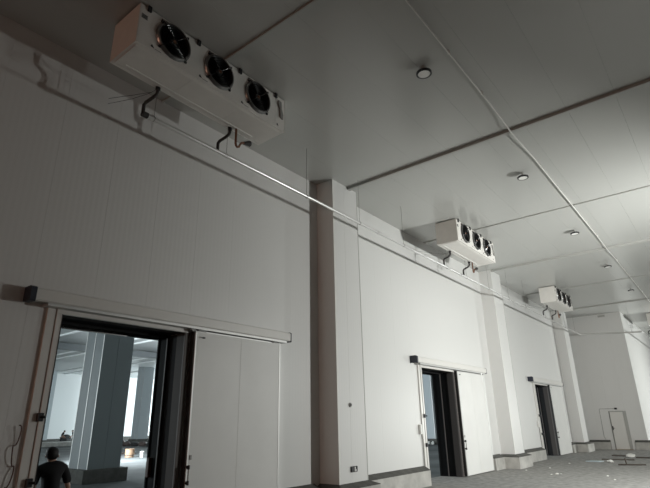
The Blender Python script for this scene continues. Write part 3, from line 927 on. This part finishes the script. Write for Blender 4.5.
def person(loc, rotz, label, scale=1.0, bend=0.0, group=None, lean=0.0):
    t = empty('person', loc)
    t.rotation_euler = (0, 0, rotz)
    t.scale = (scale,) * 3
    tag(t, label, 'person', group)

    def bd(p):
        """bend the trunk forward above the hips"""
        x, y, z = p
        if z > 0.95:
            x += lean * (z - 0.95)
        if z <= 0.88 or not bend:
            return (x, y, z)
        c, s = math.cos(bend), math.sin(bend)
        dz = z - 0.88
        return (x, y * c + dz * s, 0.88 + dz * c - y * s)

    V, E_, R_ = [], [], []

    def add(p, r, par=None, b=True):
        V.append(bd(p) if b else p)
        R_.append(r)
        if par is not None:
            E_.append((par, len(V) - 1))
        return len(V) - 1
    pel = add((0, 0, 0.88), (0.135, 0.10))
    s1 = add((0, -0.005, 1.03), (0.125, 0.092), pel)
    s2 = add((0, -0.015, 1.20), (0.14, 0.10), s1)
    s3 = add((0, -0.01, 1.30), (0.075, 0.055), s2)
    nk = add((0, -0.012, 1.385), (0.054, 0.054), s3)
    h1 = add((0, 0.005, 1.44), (0.066, 0.07), nk)
    h2 = add((0, 0.018, 1.50), (0.075, 0.09), h1)
    h3 = add((0, 0.012, 1.565), (0.072, 0.088), h2)
    h4 = add((0, 0.008, 1.605), (0.035, 0.045), h3)
    for s in (-1, 1):
        sh = add((s * 0.165, -0.018, 1.28), 0.047, s3)
        el = add((s * 0.245, -0.04, 1.04), 0.042, sh)
        if bend:
            wr_ = add((s * 0.20, 0.25, 0.98), 0.029, el)
            hand(V, E_, R_, wr_, s, (V[wr_][0], V[wr_][1] + 0.05, V[wr_][2] - 0.06))
        else:
            wr_ = add((s * 0.245, 0.07, 0.84), 0.029, el)
            hand(V, E_, R_, wr_, s, (s * 0.243, 0.095, 0.775))
        hp = add((s * 0.085, 0, 0.80), 0.085, pel)
        kn = add((s * 0.095, 0.01, 0.45), 0.056, hp)
        an = add((s * 0.095, -0.02, 0.09), 0.036, kn)
        ft = add((s * 0.105, 0.10, 0.03), 0.03, an)
    body = skin_mesh('body', V, E_, R_, pel, 'skin', t)

    # clothing: shirt, trousers
    V, E_, R_ = [], [], []
    a0 = add((0, 0, 0.84), (0.165, 0.125))
    a1 = add((0, -0.005, 1.02), (0.162, 0.120), a0)
    a2 = add((0, -0.015, 1.20), (0.170, 0.120), a1)
    a3 = add((0, -0.02, 1.32), (0.125, 0.10), a2)
    a4 = add((0, -0.012, 1.425), (0.080, 0.076), a3)
    for s in (-1, 1):
        b1 = add((s * 0.175, -0.018, 1.293), 0.075, a3)
        b2 = add((s * 0.222, -0.03, 1.16), 0.070, b1)
        b3 = add((s * 0.243, -0.036, 1.065), 0.064, b2)
    skin_mesh('shirt', V, E_, R_, a0, 'black_cloth', t)
    V, E_, R_ = [], [], []
    a0 = add((0, 0, 0.90), (0.150, 0.115))
    for s in (-1, 1):
        b1 = add((s * 0.088, 0, 0.78), 0.105, a0)
        b2 = add((s * 0.098, 0.01, 0.45), 0.078, b1)
        b3 = add((s * 0.098, -0.015, 0.09), 0.062, b2)
    skin_mesh('trousers', V, E_, R_, a0, 'dark_trousers', t)
    # hair, face, shoes
    def place(m, nm, material, par=t):
        for v in m.bm.verts:
            v.co = Vector(bd(tuple(v.co)))
        bmesh.ops.recalc_face_normals(m.bm, faces=m.bm.faces)
        me = bpy.data.meshes.new(nm)
        m.bm.to_mesh(me)
        m.bm.free()
        me.materials.append(MATS[material])
        for p in me.polygons:
            p.use_smooth = True
        o = bpy.data.objects.new(nm, me)
        COL.objects.link(o)
        o.parent = par
        return o
    hm = MB()
    r = bmesh.ops.create_uvsphere(hm.bm, u_segments=20, v_segments=14, radius=1)
    for v in hm.bm.verts:
        x, y, z = v.co
        front = max(0.0, y)
        lowlim = -1.0 if y < 0.0 else (-0.35 if y < 0.4 else 0.35)
        z2 = max(z, lowlim)
        v.co = Vector((x * 0.099, -0.004 + y * 0.112, 1.535 + z2 * (0.092 if z2 > 0 else 0.118)))
    place(hm, 'hair', 'hair')
    for s in (-1, 1):
        m = MB()
        m.blob((s * 0.088, 0.02, 1.49), 0.012, 0.022, 0.032, 0.05, 2, False)
        place(m, 'ear', 'skin')
        m = MB()
        m.blob((s * 0.032, 0.092, 1.515), 0.013, 0.008, 0.008, 0.0, 2, False)
        place(m, 'eye', 'eye')
        m = MB()
        m.box(s * 0.105 - 0.045, s * 0.105 + 0.045, -0.075, 0.17, 0.0, 0.085, 0.025)
        place(m, 'shoe', 'shoe')
    m = MB()
    m.blob((0, 0.106, 1.49), 0.013, 0.018, 0.022, 0.05, 2, False)
    place(m, 'nose', 'skin')
    m = MB()
    m.blob((0, 0.092, 1.452), 0.024, 0.007, 0.007, 0.0, 2, False)
    place(m, 'mouth', 'lip')
    return t


person((-8.70, 3.98, 0), math.atan2(3.98, -8.70) - PI / 2 + 0.05, 'man in black T-shirt with dark hair standing in the first doorway', 1.0, lean=-0.09)
person((-60.0, 27.75, 0), math.radians(-8), 'distant figure in dark clothes leaning over the open side of the heap', 0.98, 0.4)
person((-60.2, 29.2, 0), math.radians(175), 'distant figure in dark clothes between the heap and large pillar', 0.98, 0.3)

# ---------------------------------------------------------------- cable by the first door
m = MB()
pts = []
for k in range(40):
    a = k / 39.0
    pts.append((XW + 0.04 + 0.02 * math.sin(k * 0.7), 3.17 + 0.035 * math.sin(k * 0.45), 1.95 - 1.35 * a + 0.05 * math.sin(k * 0.8)))
m.tube(pts, 0.009, 6)
tag(m.build('hanging_cable', 'cable_red', None, True), 'dark reddish cable bunched down beside the first door frame', 'cable')

# ---------------------------------------------------------------- debris on the floor
def lump(name, x, y, s, m, label, cat, group=None):
    o = MB().blob((x, y, s * 0.36), s, s * 0.8, s * 0.5, 0.3, 2).build(name, m)
    tag(o, label, cat, group)


lump('plaster_lump', -4.85, 30.7, 0.20, 'plaster', 'crumpled white sheet beside the dark plank near the end', 'debris')
lump('plaster_lump', -5.08, 26.9, 0.13, 'plaster', 'white rubble lump on the open floor near pale blue sheet', 'debris')
lump('plaster_lump', -5.70, 20.5, 0.06, 'plaster', 'small white scrap on the floor level with second pillar', 'debris')
for (x, y) in ((-5.62, 20.75), (-5.85, 20.35)):
    lump('plaster_crumb', x, y, 0.03, 'plaster', 'tiny white crumb next to the small white scrap', 'debris', 'white crumbs on the floor')
for (x, y) in ((-4.09, 20.7), (-3.68, 19.6), (-6.48, 25.5), (-7.1, 21.5), (-6.6, 22.9)):
    lump('rubble_bit', x, y, 0.035, 'plaster', 'tiny pale rubble bit lying alone on the bare floor', 'debris', 'rubble bits on the floor')
tag(MB().prism([(-6.15, 27.0), (-5.55, 26.9), (-5.45, 27.4), (-6.0, 27.5)], 2, 0.0, 0.03).build('plastic_sheet', 'blue_sheet'), 'pale blue flat sheet lying on the floor', 'debris')


def plank(x0, y0, x1, y1, w, h, m, label):
    d = Vector((x1 - x0, y1 - y0, 0))
    n_ = Vector((-d.y, d.x, 0)).normalized() * w / 2
    pts_ = [(x0 + n_.x, y0 + n_.y), (x1 + n_.x, y1 + n_.y), (x1 - n_.x, y1 - n_.y), (x0 - n_.x, y0 - n_.y)]
    tag(MB().prism(pts_, 2, 0, h).build('timber_plank', m), label, 'plank')


plank(-4.55, 30.35, -2.6, 30.1, 0.16, 0.05, 'wood_dark', 'dark plank lying beside the crumpled white sheet')
plank(-5.75, 28.5, -4.4, 28.7, 0.18, 0.04, 'wood_dark', 'dark plank between the white lump and the end door')
plank(-5.75, 31.4, -5.15, 31.2, 0.3, 0.06, 'wood_dark', 'short dark board in front of the personnel door')
plank(-4.55, 25.5, -3.6, 25.9, 0.08, 0.05, 'wood_dark', 'thin dark stick on the floor')
MB_ = MB().tube([(-4.2, 25.3, 0.03), (-4.22, 25.25, 0.3)], 0.03, 6)
tag(MB_.build('timber_stub', 'wood_dark'), 'short dark upright stub beside the thin stick', 'stub')

for o in bpy.data.objects:
    if '_pos' in o.keys():
        del o['_pos']
